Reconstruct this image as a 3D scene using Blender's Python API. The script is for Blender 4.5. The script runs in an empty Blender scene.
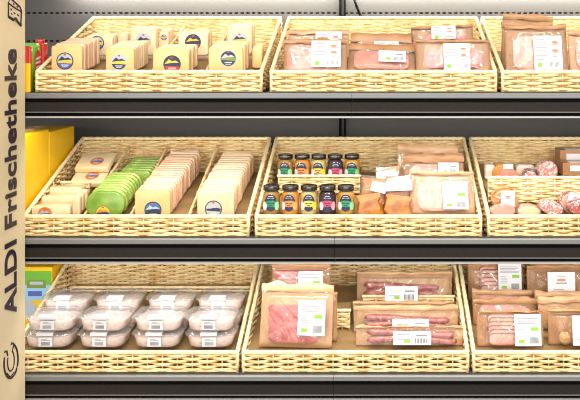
import bpy, math, random
from mathutils import Vector, Matrix, noise
R = math.radians
rnd = random.Random(7)
S = bpy.context.scene
COL = S.collection

# ------------------------------------------------------------------ camera
cd = bpy.data.cameras.new('camera'); cam = bpy.data.objects.new('camera', cd); COL.objects.link(cam)
F = 770.0; CX = 378.0; CY = 50.0; CD = 2.2; CH = 1.5
cam.location = (0, -CD, CH); cam.rotation_euler = (R(90), 0, 0)
cd.sensor_width = 36; cd.lens = F / 580 * 36
cd.shift_x = -(CX - 290) / 580; cd.shift_y = -(200 - CY) / 580
cd.clip_start = .05; cd.clip_end = 50
S.camera = cam

# ------------------------------------------------------------------ world, lights, exposure
w = bpy.data.worlds.new('world'); S.world = w; w.use_nodes = True
bg = w.node_tree.nodes['Background']
bg.inputs[0].default_value = (1.0, .97, .93, 1); bg.inputs[1].default_value = .38

def area(name, loc, rot, sx, sy, power, col=(1, .96, .9)):
    l = bpy.data.lights.new(name, 'AREA'); l.shape = 'RECTANGLE'; l.size = sx; l.size_y = sy
    l.energy = power; l.color = col
    o = bpy.data.objects.new(name, l); o.location = loc; o.rotation_euler = rot; COL.objects.link(o)
    return o
area('front_fill', (-.3, -5.6, 2.3), (R(80), 0, 0), 7.0, 4.0, 160)  # unseen frontal fill panel, added to light all shelf rows evenly
for yy, pw in ((-1.7, 42), (-2.7, 48), (-3.8, 52)):      # unseen overhead tubes, added for glints on the packet film
    area('glint_tube', (.1, yy, 3.5), (R(-math.degrees(math.atan2(yy, 2.5))), 0, 0), 4.0, .13, pw)
area('cabinet_light', (.07, .525, 1.745), (R(46), 0, 0), 2.32, .025, 34)
for zz, pw in ((1.295, 3.2), (.884, 3.6)):      # light strips under the front of the upper shelves
    area('shelf_light', (-.12, .03, zz), (R(38), 0, 0), 2.2, .02, pw)

V = S.view_settings
S.display_settings.display_device = 'sRGB'
V.view_transform = 'Standard'; V.look = 'None'; V.gamma = 1; V.use_curve_mapping = False
V.exposure = .36
try:
    S.cycles.transparent_max_bounces = 24; S.cycles.filter_width = 1.1
except Exception:
    pass

# ------------------------------------------------------------------ helpers
def srgb(r, g, b):
    f = lambda c: (c / 255 / 12.92) if c <= 10 else ((c / 255 + .055) / 1.055) ** 2.4
    return (f(r), f(g), f(b))

def mat(name, col, rough=.5, metal=0, var=0, scale=40, col2=None, bump=0, bscale=80, coat=0, spec=.5, thr=None, sss=0, stretch=None, lw=0):
    m = bpy.data.materials.new(name); m.use_nodes = True
    nt = m.node_tree; b = nt.nodes['Principled BSDF']
    b.inputs['Base Color'].default_value = (*col, 1)
    b.inputs['Roughness'].default_value = rough; b.inputs['Metallic'].default_value = metal
    b.inputs['Coat Weight'].default_value = coat; b.inputs['Coat Roughness'].default_value = .12
    b.inputs['Specular IOR Level'].default_value = spec
    if sss:
        b.inputs['Subsurface Weight'].default_value = sss; b.inputs['Subsurface Radius'].default_value = (.02, .012, .006)
        b.inputs['Subsurface Scale'].default_value = .5
    tc = nt.nodes.new('ShaderNodeTexCoord'); mp = nt.nodes.new('ShaderNodeMapping')
    nt.links.new(tc.outputs['Object'], mp.inputs[0])
    if stretch: mp.inputs['Scale'].default_value = stretch
    if var or col2:
        n = nt.nodes.new('ShaderNodeTexNoise'); n.inputs['Scale'].default_value = scale; n.inputs['Detail'].default_value = 3
        nt.links.new(mp.outputs[0], n.inputs['Vector'])
        rp = nt.nodes.new('ShaderNodeValToRGB')
        c2 = col2 or tuple(max(0, c * (1 - var)) for c in col)
        a, z = thr or (.35, .65)
        rp.color_ramp.elements[0].position = a; rp.color_ramp.elements[0].color = (*c2, 1)
        rp.color_ramp.elements[1].position = z; rp.color_ramp.elements[1].color = (*col, 1)
        nt.links.new(n.outputs['Fac'], rp.inputs[0]); nt.links.new(rp.outputs[0], b.inputs['Base Color'])
    if bump:
        n2 = nt.nodes.new('ShaderNodeTexNoise'); n2.inputs['Scale'].default_value = bscale; n2.inputs['Detail'].default_value = 4
        nt.links.new(mp.outputs[0], n2.inputs['Vector'])
        bp = nt.nodes.new('ShaderNodeBump'); bp.inputs['Strength'].default_value = bump; bp.inputs['Distance'].default_value = .004
        nt.links.new(n2.outputs['Fac'], bp.inputs['Height']); nt.links.new(bp.outputs[0], b.inputs['Normal'])
    return m

def film_mat(name, tint, haze, gloss, rough=.1, milk=(1, 1, 1)):
    m = bpy.data.materials.new(name); m.use_nodes = True; nt = m.node_tree; nt.nodes.clear()
    out = nt.nodes.new('ShaderNodeOutputMaterial')
    tr = nt.nodes.new('ShaderNodeBsdfTransparent'); tr.inputs[0].default_value = (*tint, 1)
    df = nt.nodes.new('ShaderNodeBsdfDiffuse'); df.inputs[0].default_value = (*milk, 1)
    gl = nt.nodes.new('ShaderNodeBsdfGlossy'); gl.inputs['Roughness'].default_value = rough
    m1 = nt.nodes.new('ShaderNodeMixShader'); m1.inputs[0].default_value = haze
    nt.links.new(tr.outputs[0], m1.inputs[1]); nt.links.new(df.outputs[0], m1.inputs[2])
    lw = nt.nodes.new('ShaderNodeLayerWeight'); lw.inputs['Blend'].default_value = .35
    ma = nt.nodes.new('ShaderNodeMath'); ma.operation = 'MULTIPLY_ADD'; ma.inputs[1].default_value = gloss * .8; ma.inputs[2].default_value = gloss * .085
    nt.links.new(lw.outputs['Facing'], ma.inputs[0])
    m2 = nt.nodes.new('ShaderNodeMixShader')
    nt.links.new(ma.outputs[0], m2.inputs[0]); nt.links.new(m1.outputs[0], m2.inputs[1]); nt.links.new(gl.outputs[0], m2.inputs[2])
    nt.links.new(m2.outputs[0], out.inputs[0])
    return m

class MB:
    def __init__(s): s.v = []; s.f = []; s.m = []; s.sm = []
    def add(s, vs, fs, mi=0, smooth=False):
        o = len(s.v); s.v += [tuple(p) for p in vs]
        for f in fs:
            s.f.append([i + o for i in f]); s.m.append(mi); s.sm.append(smooth)
    def box(s, x0, x1, y0, y1, z0, z1, mi=0):
        vs = [(x0, y0, z0), (x1, y0, z0), (x1, y1, z0), (x0, y1, z0), (x0, y0, z1), (x1, y0, z1), (x1, y1, z1), (x0, y1, z1)]
        s.add(vs, [(0, 3, 2, 1), (4, 5, 6, 7), (0, 1, 5, 4), (1, 2, 6, 5), (2, 3, 7, 6), (3, 0, 4, 7)], mi)
    def tube(s, pts, rad, n=8, mi=0, smooth=True, twist=0, mod=0):
        rings = []
        L = 0
        for i, p in enumerate(pts):
            p = Vector(p)
            a = Vector(pts[max(0, i - 1)]); b = Vector(pts[min(len(pts) - 1, i + 1)])
            t = (b - a).normalized()
            up = Vector((0, 0, 1)) if abs(t.z) < .9 else Vector((0, 1, 0))
            u = t.cross(up).normalized(); v = u.cross(t)
            if i: L += (p - Vector(pts[i - 1])).length
            r = rad[i] if isinstance(rad, (list, tuple)) else rad
            ring = []
            for k in range(n):
                an = 2 * math.pi * k / n
                rr = r * (1 + mod * math.cos(2 * an + twist * L))
                ring.append(p + u * (math.cos(an) * rr) + v * (math.sin(an) * rr))
            rings.append(ring)
        vs = [q for r_ in rings for q in r_]; fs = []
        for i in range(len(rings) - 1):
            for k in range(n):
                fs.append((i * n + k, i * n + (k + 1) % n, (i + 1) * n + (k + 1) % n, (i + 1) * n + k))
        fs.append(tuple(range(n))[::-1]); fs.append(tuple((len(rings) - 1) * n + k for k in range(n)))
        s.add(vs, fs, mi, smooth)
    def lathe(s, prof, n=24, mi=0, sx=1, sy=1, off=(0, 0, 0), smooth=True):
        vs = []; fs = []
        for (r, z) in prof:
            for k in range(n):
                a = 2 * math.pi * k / n
                vs.append((off[0] + math.cos(a) * r * sx, off[1] + math.sin(a) * r * sy, off[2] + z))
        for i in range(len(prof) - 1):
            for k in range(n):
                fs.append((i * n + k, i * n + (k + 1) % n, (i + 1) * n + (k + 1) % n, (i + 1) * n + k))
        fs.append(tuple(range(n))[::-1]); fs.append(tuple((len(prof) - 1) * n + k for k in range(n)))
        s.add(vs, fs, mi, smooth)
    def rloft(s, rings, mi=0, smooth=True, cap=True):
        n = len(rings[0]); vs = [p for r in rings for p in r]; fs = []
        for i in range(len(rings) - 1):
            for k in range(n):
                fs.append((i * n + k, i * n + (k + 1) % n, (i + 1) * n + (k + 1) % n, (i + 1) * n + k))
        if cap: fs.append(tuple(range(n))[::-1]); fs.append(tuple((len(rings) - 1) * n + k for k in range(n)))
        s.add(vs, fs, mi, smooth)
    def disc(s, cx, cz, rx, rz, y, n=20, mi=0, a0=0, a1=360, t=.0003):
        # flat printed patch facing -y, ellipse sector
        full = (a1 - a0) >= 360
        k = n if full else n + 1
        pts = [(cx + rx * math.cos(R(a0 + (a1 - a0) * i / n)), y, cz + rz * math.sin(R(a0 + (a1 - a0) * i / n))) for i in range(k)]
        s.add(pts, [tuple(range(k))], mi)
    def quad(s, x0, x1, z0, z1, y, mi=0):
        s.add([(x0, y, z0), (x1, y, z0), (x1, y, z1), (x0, y, z1)], [(0, 1, 2, 3)], mi)
    def build(s, name, mats, parent=None):
        me = bpy.data.meshes.new(name); me.from_pydata(s.v, [], s.f)
        if not isinstance(mats, (list, tuple)): mats = [mats]
        for m in mats: me.materials.append(m)
        me.polygons.foreach_set('material_index', s.m); me.polygons.foreach_set('use_smooth', s.sm)
        me.update()
        o = bpy.data.objects.new(name, me); COL.objects.link(o)
        if parent: o.parent = parent
        return o

def rrect(w, d, r, n=4):
    pts = []
    for (cx, cy, a) in ((w / 2 - r, d / 2 - r, 0), (-w / 2 + r, d / 2 - r, 90), (-w / 2 + r, -d / 2 + r, 180), (w / 2 - r, -d / 2 + r, 270)):
        for i in range(n + 1):
            t = R(a + 90 * i / n); pts.append((cx + r * math.cos(t), cy + r * math.sin(t)))
    return pts

def slab(mb, w, h, t, r, mi=0, bev=.002, x=0, z=0, y=0, n=4, smooth=False, wob=0, seed=0):
    """rounded-rectangle plate standing up: width x, height z, thickness y (front at y-t/2)"""
    rings = []
    prof = [(-t / 2, -bev), (-t / 2 + bev * .3, -bev * .3), (-t / 2 + bev, 0), (t / 2 - bev, 0), (t / 2 - bev * .3, -bev * .3), (t / 2, -bev)]
    for (yy, ins) in prof:
        ring = []
        for (px, pz) in rrect(w + 2 * ins, h + 2 * ins, max(.0008, r + ins), n):
            q = Vector((x + px, y + yy, z + h / 2 + pz))
            if wob:
                q += noise.noise_vector(Vector((q.x * 30 + seed, q.z * 30, q.y * 20))) * wob
            ring.append(q)
        rings.append(ring)
    mb.rloft(rings, mi, smooth)

def tag(o, label=None, cat=None, group=None, kind=None):
    if label: o['label'] = label
    if cat: o['category'] = cat
    if group: o['group'] = group
    if kind: o['kind'] = kind
    return o
def thing(name, loc, rot=(0, 0, 0), label=None, cat=None, group=None):
    o = bpy.data.objects.new(name, None); o.empty_display_size = .02
    COL.objects.link(o); o.location = loc; o.rotation_euler = rot
    return tag(o, label, cat, group)
def dup(root, loc, rot=(0, 0, 0), label=None, group=None):
    r = root.copy(); COL.objects.link(r); r.location = loc; r.rotation_euler = rot
    if label: r['label'] = label
    if group: r['group'] = group
    for ch in list(root.children):
        c = ch.copy(); COL.objects.link(c); c.parent = r
        for g in list(ch.children):
            d = g.copy(); COL.objects.link(d); d.parent = c
    return r

TAN = math.tan(R(10)); ZB = (1.380, .966, .577); FH = .04
def X(px, D): return (px - CX) * D / F
def Z(py, D): return CH - (py - CY) * D / F
def base(row, d, lift=0): return ZB[row] + FH + d * TAN + lift

# ------------------------------------------------------------------ materials
M = {}
M['wicker'] = mat('wicker', (.92, .71, .37), .5, var=.0, col2=(.74, .45, .17), scale=30, thr=(.30, .56), bump=.15, bscale=200)
M['wicker_back'] = mat('wicker_shaded_weave', (.80, .60, .30), .5, col2=(.56, .33, .12), scale=34, thr=(.33, .62))
M['rimwick'] = mat('wicker_rim', (.93, .77, .45), .45, col2=(.76, .54, .26), scale=45, thr=(.3, .5))
M['board'] = mat('basket_board', (.33, .20, .08), .6, var=.25, scale=18)
M['wall'] = mat('dark_metal_panel', (.042, .039, .035), .5, metal=.1, bump=.06, bscale=500, var=.25, scale=300)
M['black'] = mat('black_gap', (.004, .004, .004), .8, spec=.05)
M['silver'] = mat('silver_edge', (.20, .20, .195), .4, metal=.3)
M['rail'] = mat('dark_price_rail', (.022, .018, .015), .6, var=.3, scale=400, spec=.15)
M['line'] = mat('rail_lip', (.42, .40, .38), .35, metal=.2)
M['midline'] = mat('rail_groove_edge', (.20, .19, .18), .4)
M['sheet'] = mat('shelf_sheet', (.10, .10, .10), .45)
M['floor'] = mat('floor_tiles', (.45, .43, .40), .4, var=.1, scale=4)
M['panel'] = mat('kraft_board', srgb(228, 209, 170), .6, var=.05, scale=8)
M['ink'] = mat('dark_print', srgb(38, 24, 44), .5)
M['white'] = mat('white_paper', (.66, .66, .68), .5)
M['grey'] = mat('grey_print', (.20, .20, .22), .6)
M['orange'] = mat('orange_print', (.66, .20, .09), .6)
M['greenp'] = mat('green_print', (.22, .46, .04), .6)
M['dark'] = mat('barcode_print', (.05, .05, .06), .6)
M['kraft'] = mat('kraft_paper', (.44, .23, .10), .45, col2=(.34, .16, .06), scale=15, bump=.25, bscale=25)
M['kraft_light'] = mat('kraft_paper_pale', (.56, .34, .18), .4, col2=(.44, .24, .11), scale=18, bump=.25, bscale=25)
M['film'] = film_mat('clear_film', (1, .99, .98), .02, .60, .05)
M['filmt'] = film_mat('cloudy_film', (1, .97, .94), .04, .60, .07, (1, .95, .9))
M['ham'] = mat('ham', (.56, .22, .17), .35, col2=(.66, .33, .26), scale=22, coat=.3)
M['hampale'] = mat('pale_ham', (.62, .31, .24), .35, col2=(.66, .40, .31), scale=22, coat=.3)
M['salami'] = mat('salami', (.42, .045, .035), .4, col2=(.60, .20, .16), scale=190, thr=(.40, .55), coat=.3)
M['sausage'] = mat('sausage', (.27, .045, .03), .35, col2=(.40, .10, .07), scale=50, coat=.4)
M['crust'] = mat('brown_ham_edge', (.25, .10, .05), .5)
M['bread'] = mat('bread_crumbs', (.62, .38, .15), .8, col2=(.42, .22, .07), scale=160, bump=.8, bscale=170)
M['fatspeck'] = mat('speckled_salami', (.42, .07, .06), .35, col2=(.86, .68, .62), scale=130, thr=(.36, .45), coat=.4)
M['fatpale'] = mat('marbled_salami', (.60, .20, .17), .35, col2=(.88, .74, .70), scale=150, thr=(.43, .52), coat=.4)
M['rind'] = mat('orange_rind', (.70, .30, .06), .3, col2=(.55, .2, .04), scale=15, coat=.6)
M['chA'] = mat('yellow_cheese', (.74, .46, .17), .35, col2=(.78, .52, .23), scale=14, coat=.5)
M['chB'] = mat('cream_cheese', (.78, .54, .31), .35, col2=(.80, .59, .37), scale=14, coat=.5)
M['chC'] = mat('pink_cream_cheese', (.72, .40, .25), .35, col2=(.76, .50, .34), scale=20, coat=.5)
M['chW'] = mat('white_cheese', (.80, .66, .42), .35, col2=(.78, .60, .34), scale=25, coat=.5)
M['chG'] = mat('green_cheese', (.17, .33, .02), .35, col2=(.36, .50, .10), scale=55, coat=.6, thr=(.42, .62), stretch=(1, 1, 2.4))
M['chGr'] = mat('green_cheese_rind', (.13, .27, .02), .35, col2=(.24, .38, .05), scale=30, coat=.6)
M['l_blue'] = mat('blue_print', (.08, .12, .42), .5)
M['l_sky'] = mat('pale_sky_print', (.42, .48, .55), .5)
M['l_navy'] = mat('dark_navy_print', (.02, .03, .07), .5)
M['l_gold'] = mat('gold_print', (.70, .48, .05), .5)
M['l_red'] = mat('red_print', (.62, .03, .02), .5)
M['l_green'] = mat('meadow_print', (.18, .26, .04), .5)
M['l_steel'] = mat('steel_blue_print', (.05, .16, .34), .5)
M['l_orange'] = mat('rust_orange_print', (.60, .18, .03), .5)
M['l_silver'] = mat('pale_grey_print', (.45, .46, .46), .5)
M['yellowbox'] = mat('yellow_carton', (.90, .53, .004), .4, var=.05, scale=6)
M['redp'] = mat('red_packet', (.60, .02, .015), .3, coat=.5)
M['greenpk'] = mat('green_packet', (.14, .42, .03), .3, coat=.5)
M['bluepk'] = mat('light_blue_print', (.30, .55, .75), .5)
M['tub'] = film_mat('clear_plastic', (1, 1, 1), .05, .34, .06)
M['salad'] = mat('creamy_meat_salad', (.76, .62, .56), .5, col2=(.60, .36, .28), scale=85, thr=(.30, .42), bump=.5, bscale=110)
M['wrapbag'] = mat('orange_brown_film_paper', (.56, .20, .02), .4, col2=(.30, .09, .01), scale=35, coat=.15)
M['glass'] = film_mat('jar_glass', (1, 1, 1), .0, .22, .05)
M['lid'] = mat('black_lid', (.018, .014, .012), .25, coat=.6)

# ------------------------------------------------------------------ structure
def structure(name, mb, mats):
    o = mb.build(name, mats); o['kind'] = 'structure'; return o

WY = .56; WX0, WX1 = -1.35, 1.15
SLOT = .0207; SW = .0125; SHT = .0055
def slot_wall():
    mb = MB(); z = 0.0
    rows = [Z(41, WY + CD), Z(13, WY + CD)]
    for zr in rows + [None]:
        z1 = (zr - SHT / 2) if zr else 2.35
        mb.box(WX0, WX1, WY, WY + .012, z, z1)
        if zr:
            x = WX0
            while x < WX1:
                mb.box(x, min(x + SLOT - SW, WX1), WY, WY + .012, zr - SHT / 2, zr + SHT / 2); x += SLOT
            z = zr + SHT / 2
    mb.box(WX0, WX1, WY + .03, WY + .04, 0, 2.35, 1)
    return mb
structure('wall_back', slot_wall(), [M['wall'], M['black']])
mb = MB(); mb.box(WX0 - .3, WX1 + .3, -4.2, WY + .04, -.03, 0); structure('floor', mb, M['floor'])
# slotted upright with two dark edges
mb = MB(); D = CD + WY - .02
x = X(342.5, D)
mb.box(x - .012, x - .004, WY - .024, WY - .001, 0, 2.3); mb.box(x + .006, x + .011, WY - .024, WY - .001, 0, 2.3)
mb.box(x - .004, x + .006, WY - .008, WY - .001, 0, 2.3, 1)
structure('trim_1', mb, [M['black'], M['wall']])
D = CD + WY - .03
mb = MB()
pts = [(X(353, D), WY - .03, Z(-4, D)), (X(356.5, D), WY - .026, Z(6, D)), (X(361, D), WY - .02, Z(17, D)), (X(362, D), WY - .015, Z(30, D)), (X(362, D), WY - .012, Z(60, D))]
mb.tube(pts, .0045, 8)
tag(mb.build('power_cable', M['black']), 'black cable hanging down the cabinet back wall beside the upright', 'cable')

# shelves: a left and a right one per row
def shelf(row, x0, x1, label):
    zt = ZB[row] - .002
    t = thing('refrigerated_shelf', ((x0 + x1) / 2, 0, zt), label=label, cat='shelf', group='chilled cabinet shelves')
    hw = (x1 - x0) / 2 - .0006
    y0 = -.010
    mb = MB(); mb.box(-hw, hw, y0 + .004, .54, -.012, 0); mb.build('shelf_plate', M['sheet'], t)
    mb = MB()
    prof = [(0.0035, 0), (y0 - .002, 0), (y0 - .0045, -.003), (y0 - .0045, -.014), (y0, -.0165), (.0035, -.0165)]
    prof = [(y0 + .0035, .0004), (y0 - .002, .0004), (y0 - .0045, -.003), (y0 - .0045, -.014), (y0 - .001, -.0165), (y0 + .0035, -.0165)]
    mb.rloft([[(sx, y, z) for (y, z) in prof] for sx in (-hw, hw)], smooth=False)
    mb.build('edge_strip', M['silver'], t)
    mb = MB(); mb.box(-hw, hw, y0 + .004, y0 + .02, -.072, -.0122); mb.build('rail_backing', M['black'], t)
    mb = MB(); mb.box(-hw, hw, y0 - .004, y0 + .004, -.053, -.027); mb.build('price_rail', M['rail'], t)
    mb = MB(); mb.box(-hw, hw, y0 - .005, y0 + .004, -.0556, -.0535); mb.build('rail_edge', M['midline'], t)
    mb = MB(); mb.box(-hw, hw, y0 - .006, y0 + .004, -.0710, -.0665); mb.build('lower_lip', M['line'], t)
for row, seam, nm in ((0, 352, 'top'), (1, 335, 'middle'), (2, 334, 'bottom')):
    xs = X(seam, CD)
    shelf(row, -1.32, xs, 'dark %s shelf with silver front edge, left part up to the joint' % nm)
    shelf(row, xs, 1.12, 'dark %s shelf with silver front edge, right part beyond the joint' % nm)

# ------------------------------------------------------------------ end panel with lettering (faces right)
PX = X(25, CD - .03)
pt = thing('end_panel', (PX, -.03, 0), label='tall kraft-coloured end panel with dark vertical lettering at the left of the shelves', cat='panel')
mb = MB(); mb.box(-.02, 0, -.55, 0, .02, 2.2); mb.build('board', M['panel'], pt)
def on_panel(px, py):
    """point of the side face seen at this place: distance towards the viewer and height"""
    D = PX * F / (px - CX); return (D - CD + .03, Z(py, D))
# text
cu = bpy.data.curves.new('lettering', 'FONT'); cu.body = 'ALDI Frischetheke'; cu.size = 1; cu.extrude = .004; cu.offset = .022
cu.space_character = 1.03
to = bpy.data.objects.new('lettering_curve', cu); COL.objects.link(to)
bpy.context.view_layer.update()
dg = bpy.context.evaluated_depsgraph_get()
me = bpy.data.meshes.new_from_object(to.evaluated_get(dg)); bpy.data.objects.remove(to)
xs = [v.co.x for v in me.vertices]; ys = [v.co.y for v in me.vertices]
xa, xb = min(xs), max(xs)
# baseline at distance yb from the panel's back edge, cap height towards the viewer
yb, zA = on_panel(15.6, 312); yc, _ = on_panel(4.6, 300); _, zE = on_panel(15.6, 49)
cap = .70
for v in me.vertices:
    lx, ly, lz = v.co
    v.co = (lz * .3 + .0012, yb - (ly / cap) * (yb - yc), zA + (lx - xa) / (xb - xa) * (zE - zA))
zs = sorted({round(v.co.z, 4) for v in me.vertices})
gap = max(((q - p, (p + q) / 2) for p, q in zip(zs, zs[1:])))[1]
for lower in (True, False):
    idx = [v.index for v in me.vertices if (v.co.z < gap) == lower]; mp_ = {k: i for i, k in enumerate(idx)}
    wm = MB(); wm.add([tuple(me.vertices[k].co) for k in idx], [[mp_[k] for k in p.vertices] for p in me.polygons if p.vertices[0] in mp_])
    wm.build('printed_word', M['ink'], pt)
bpy.data.meshes.remove(me)
def panel_lines(name, paths, rad):
    mb = MB()
    for path, rr in paths:
        P = []
        for (px, py) in path:
            y, z = on_panel(px, py); P.append((.0008, y, z))
        mb.tube(P, rr * rad, 6)
    mb.build(name, M['ink'], pt)
panel_lines('cheese_emblem', [
    ([(8, 16.5), (8, 3), (10, -2)], 1), ([(8, 16.5), (13, 20), (14.6, 18.4), (17, 21.5), (20.5, 25.5)], 1.7),
    ([(20.5, 25.5), (21, 10.5), (19.7, 7), (10, -2)], 1), ([(8, 3), (14, 7.5), (21, 11.5)], 1),
    ([(10.5, 8.8), (11.4, 9.8), (10.6, 10.3)], .8), ([(13.5, 12.6), (14.8, 13.8)], .9), ([(17, 14.5), (18.4, 15.8)], .9), ([(11, 13.5), (12, 14.4)], .8),
    ([(16, 18.2), (17, 19.2)], .8), ([(13, 3.6), (14, 4.6)], .8), ([(16.5, 6.2), (17.5, 7.2)], .8)], .0022)
def arc(cx, cy, rx, ry, a0, a1, n=18):
    return [(cx + rx * math.cos(R(a0 + (a1 - a0) * i / n)), cy - ry * math.sin(R(a0 + (a1 - a0) * i / n)) - (rx * math.cos(R(a0 + (a1 - a0) * i / n))) * .35) for i in range(n + 1)]
panel_lines('sausage_emblem', [
    (arc(10.6, 361, 7, 17, -200, 68), 1.5), (arc(10.6, 361, 3.4, 10, -205, 60), 1),
    ([(13.0, 343.5), (11.2, 343), (10.8, 345)], 1.2), ([(11.8, 352), (12.6, 348.5), (13.4, 345)], 1), ([(4.2, 352), (6.5, 351), (7.4, 355.6)], 1.2),
    ([(6.5, 373), (10, 377), (14, 372)], .8)], .0019)

# ------------------------------------------------------------------ wicker weaving
BW, BD = .654, .45
SLOPE = .384
def weave(mb, P0, u, n, L, hfun, z0=.004, pitch=.0078, sp=.040, amp=.0058, ru=.0044, rn=.0023, sub=6, stake=True, seed=0, sr=.0024):
    """rows of strands going in front of and behind upright stakes"""
    P0 = Vector(P0); u = Vector(u); n = Vector(n); up = Vector((0, 0, 1))
    k = max(2, round(L / sp)); sp = L / k
    rg = random.Random(seed)
    hmax = max(hfun(0), hfun(L)); z = z0 + ru; row = 0
    while z < hmax - .003:
        pts = []
        N = k * sub
        for i in range(N + 1):
            s = L * i / N
            if hfun(s) >= z + .002:
                c = P0 + u * s + up * (z + noise.noise(Vector((s * 14, row * 3.1, seed))) * .0014) + n * (amp * math.cos(math.pi * s / sp + math.pi * (row % 2)))
                fr = math.cos(math.pi * s / sp + math.pi * (row % 2)); wv = .86 + .26 * fr
                pts.append((c, wv))
        if len(pts) > 1:
            vs = []; fs = []
            m = 6
            for (c, wv) in pts:
                for q in range(m):
                    a = 2 * math.pi * (q + .5) / m
                    vs.append(c + n * (math.cos(a) * rn) + up * (math.sin(a) * ru * wv))
            for i in range(len(pts) - 1):
                for q in range(m):
                    fs.append((i * m + q, i * m + (q + 1) % m, (i + 1) * m + (q + 1) % m, (i + 1) * m + q))
            mb.add(vs, fs, 0, True)
        z += pitch * (1 + rg.uniform(-.04, .04)); row += 1
    if stake:
        for i in range(k + 1):
            s = L * i / k
            s = min(max(s, .002), L - .002)
            p = P0 + u * s
            mb.tube([p + up * .0, p + up * (hfun(s) - .002)], sr, 5)

def rim(mb, pts, rad=.0068):
    # dense path for a twisted look
    P = []
    for a, b in zip(pts[:-1], pts[1:]):
        a = Vector(a); b = Vector(b); k = max(2, int((b - a).length / .006))
        for i in range(k): P.append(a.lerp(b, i / k))
    P.append(Vector(pts[-1]))
    mb.tube(P, rad, 8, twist=260, mod=.10)

FHT = .057
def hside(s): return FHT + s * SLOPE - .004
def basket_parts():
    parts = {}
    mb = MB(); weave(mb, (.006, .006, 0), (1, 0, 0), (0, -1, 0), BW - .012, lambda s: FHT - .003, seed=1, sp=.0435, amp=.0062)
    mb.tube([(.004, .006, .004), (BW - .004, .006, .004)], .0042, 6)
    parts['front_wall'] = mb
    mb = MB(); weave(mb, (.006, BD - .006, 0), (1, 0, 0), (0, -1, 0), BW - .012, lambda s: hside(BD), seed=2, sp=.034, pitch=.0068, amp=.0042, sr=.0034); parts['back_wall'] = mb
    mb = MB(); weave(mb, (.006, .006, 0), (0, 1, 0), (1, 0, 0), BD - .012, hside, seed=3); parts['side_wall_a'] = mb
    mb = MB(); weave(mb, (BW - .006, .006, 0), (0, 1, 0), (-1, 0, 0), BD - .012, hside, seed=4); parts['side_wall_b'] = mb
    mb = MB()
    zf, zr = FHT, FHT + BD * SLOPE
    rim(mb, [(.006, .006, zf), (BW - .006, .006, zf), (BW - .006, BD - .006, zr), (.006, BD - .006, zr), (.006, .006, zf)], .0062)
    for (x, y, h) in ((.006, .006, zf), (BW - .006, .006, zf), (.006, BD - .006, zr), (BW - .006, BD - .006, zr)):
        mb.tube([(x, y, 0), (x, y, h)], .0050, 7)
    parts['rim'] = mb
    mb = MB()
    y0, y1 = .012, BD - .012
    vs = []
    for (y, z) in ((y0, FH + y0 * TAN - .001), (y1, FH + y1 * TAN - .001)):
        for dz in (0, -.006):
            vs += [(.011, y, z + dz), (BW - .011, y, z + dz)]
    mb.add(vs, [(0, 1, 5, 4), (2, 6, 7, 3), (0, 2, 3, 1), (4, 5, 7, 6), (0, 4, 6, 2), (1, 3, 7, 5)])
    mb.box(.011, BW - .011, .012, BD - .012, 0, .004)
    parts['base_board'] = mb
    return parts
def divider_mesh():
    mb = MB()
    h = lambda s: hside(s) - .012 - (FH + s * TAN)
    # woven lengthwise partition standing on the sloped board
    P0 = Vector((0, .016, 0)); L = BD - .032; k = 18; sp = L / k
    rows = 16
    z = .004; row = 0
    while z < .12:
        pts = []
        for i in range(k * 3 + 1):
            s = L * i / (k * 3)
            if h(s) >= z:
                pts.append(Vector((.0024 * math.cos(math.pi * s / sp + math.pi * (row % 2)), .016 + s, FH + (s + .016) * TAN + z + .002)))
        if len(pts) > 1: mb.tube(pts, .0034, 5)
        z += .0082; row += 1
    for i in range(k + 1):
        s = L * i / k
        mb.tube([(0, .016 + s, FH + (s + .016) * TAN + .001), (0, .016 + s, FH + (s + .016) * TAN + h(s))], .002, 5)
    mb.tube([(0, .016 + L * i / 30, FH + (.016 + L * i / 30) * TAN + h(L * i / 30)) for i in range(31)], .0042, 6, twist=260, mod=.1)
    return mb

PR = basket_parts(); proto = None
BX = [[34, 269, 501], [21, 254, 487], [10, 241, 472]]
BLAB = [['wicker basket of labelled cheese wedges, left on the top shelf', 'wicker basket of packed ham and salami, middle of the top shelf', 'wicker basket of brown ham packets, right end of the top shelf'],
        ['wicker basket with partitions holding green and cream cheese, middle shelf', 'wicker basket holding the mustard jars and ham packets', 'wicker basket of salami and ham chunks, right end of the middle shelf'],
        ['wicker basket holding the clear plastic salad tubs', 'wicker basket holding sausage packets, middle of the bottom shelf', 'wicker basket of ham slices and meatballs, right end of the bottom shelf']]
BASK = {}
DM = None
for r_ in range(3):
    for c_ in range(3):
        loc = (X(BX[r_][c_], CD), .0, ZB[r_])
        if proto is None:
            proto = thing('wicker_basket', loc, label=BLAB[r_][c_], cat='basket', group='wicker baskets on the shelves')
            PR['front_wall'].build('front_wall', M['wicker'], proto); PR['back_wall'].build('back_wall', M['wicker'], proto)
            PR['side_wall_a'].build('side_wall', M['wicker'], proto); PR['side_wall_b'].build('side_wall', M['wicker'], proto)
            PR['rim'].build('rim', M['rimwick'], proto); PR['base_board'].build('base_board', M['board'], proto)
            b = proto
        else:
            b = dup(proto, loc, label=BLAB[r_][c_])
        BASK[(r_, c_)] = b
for key, xs in (((1, 0), (.166, .300, .470)), ((0, 0), (.186, .322, .480))):
    for x in xs:
        if DM is None:
            d = divider_mesh().build('divider', M['wicker'], BASK[key]); DM = d
        else:
            d = DM.copy(); COL.objects.link(d); d.parent = BASK[key]
        d.location = (x, 0, 0)

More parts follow.
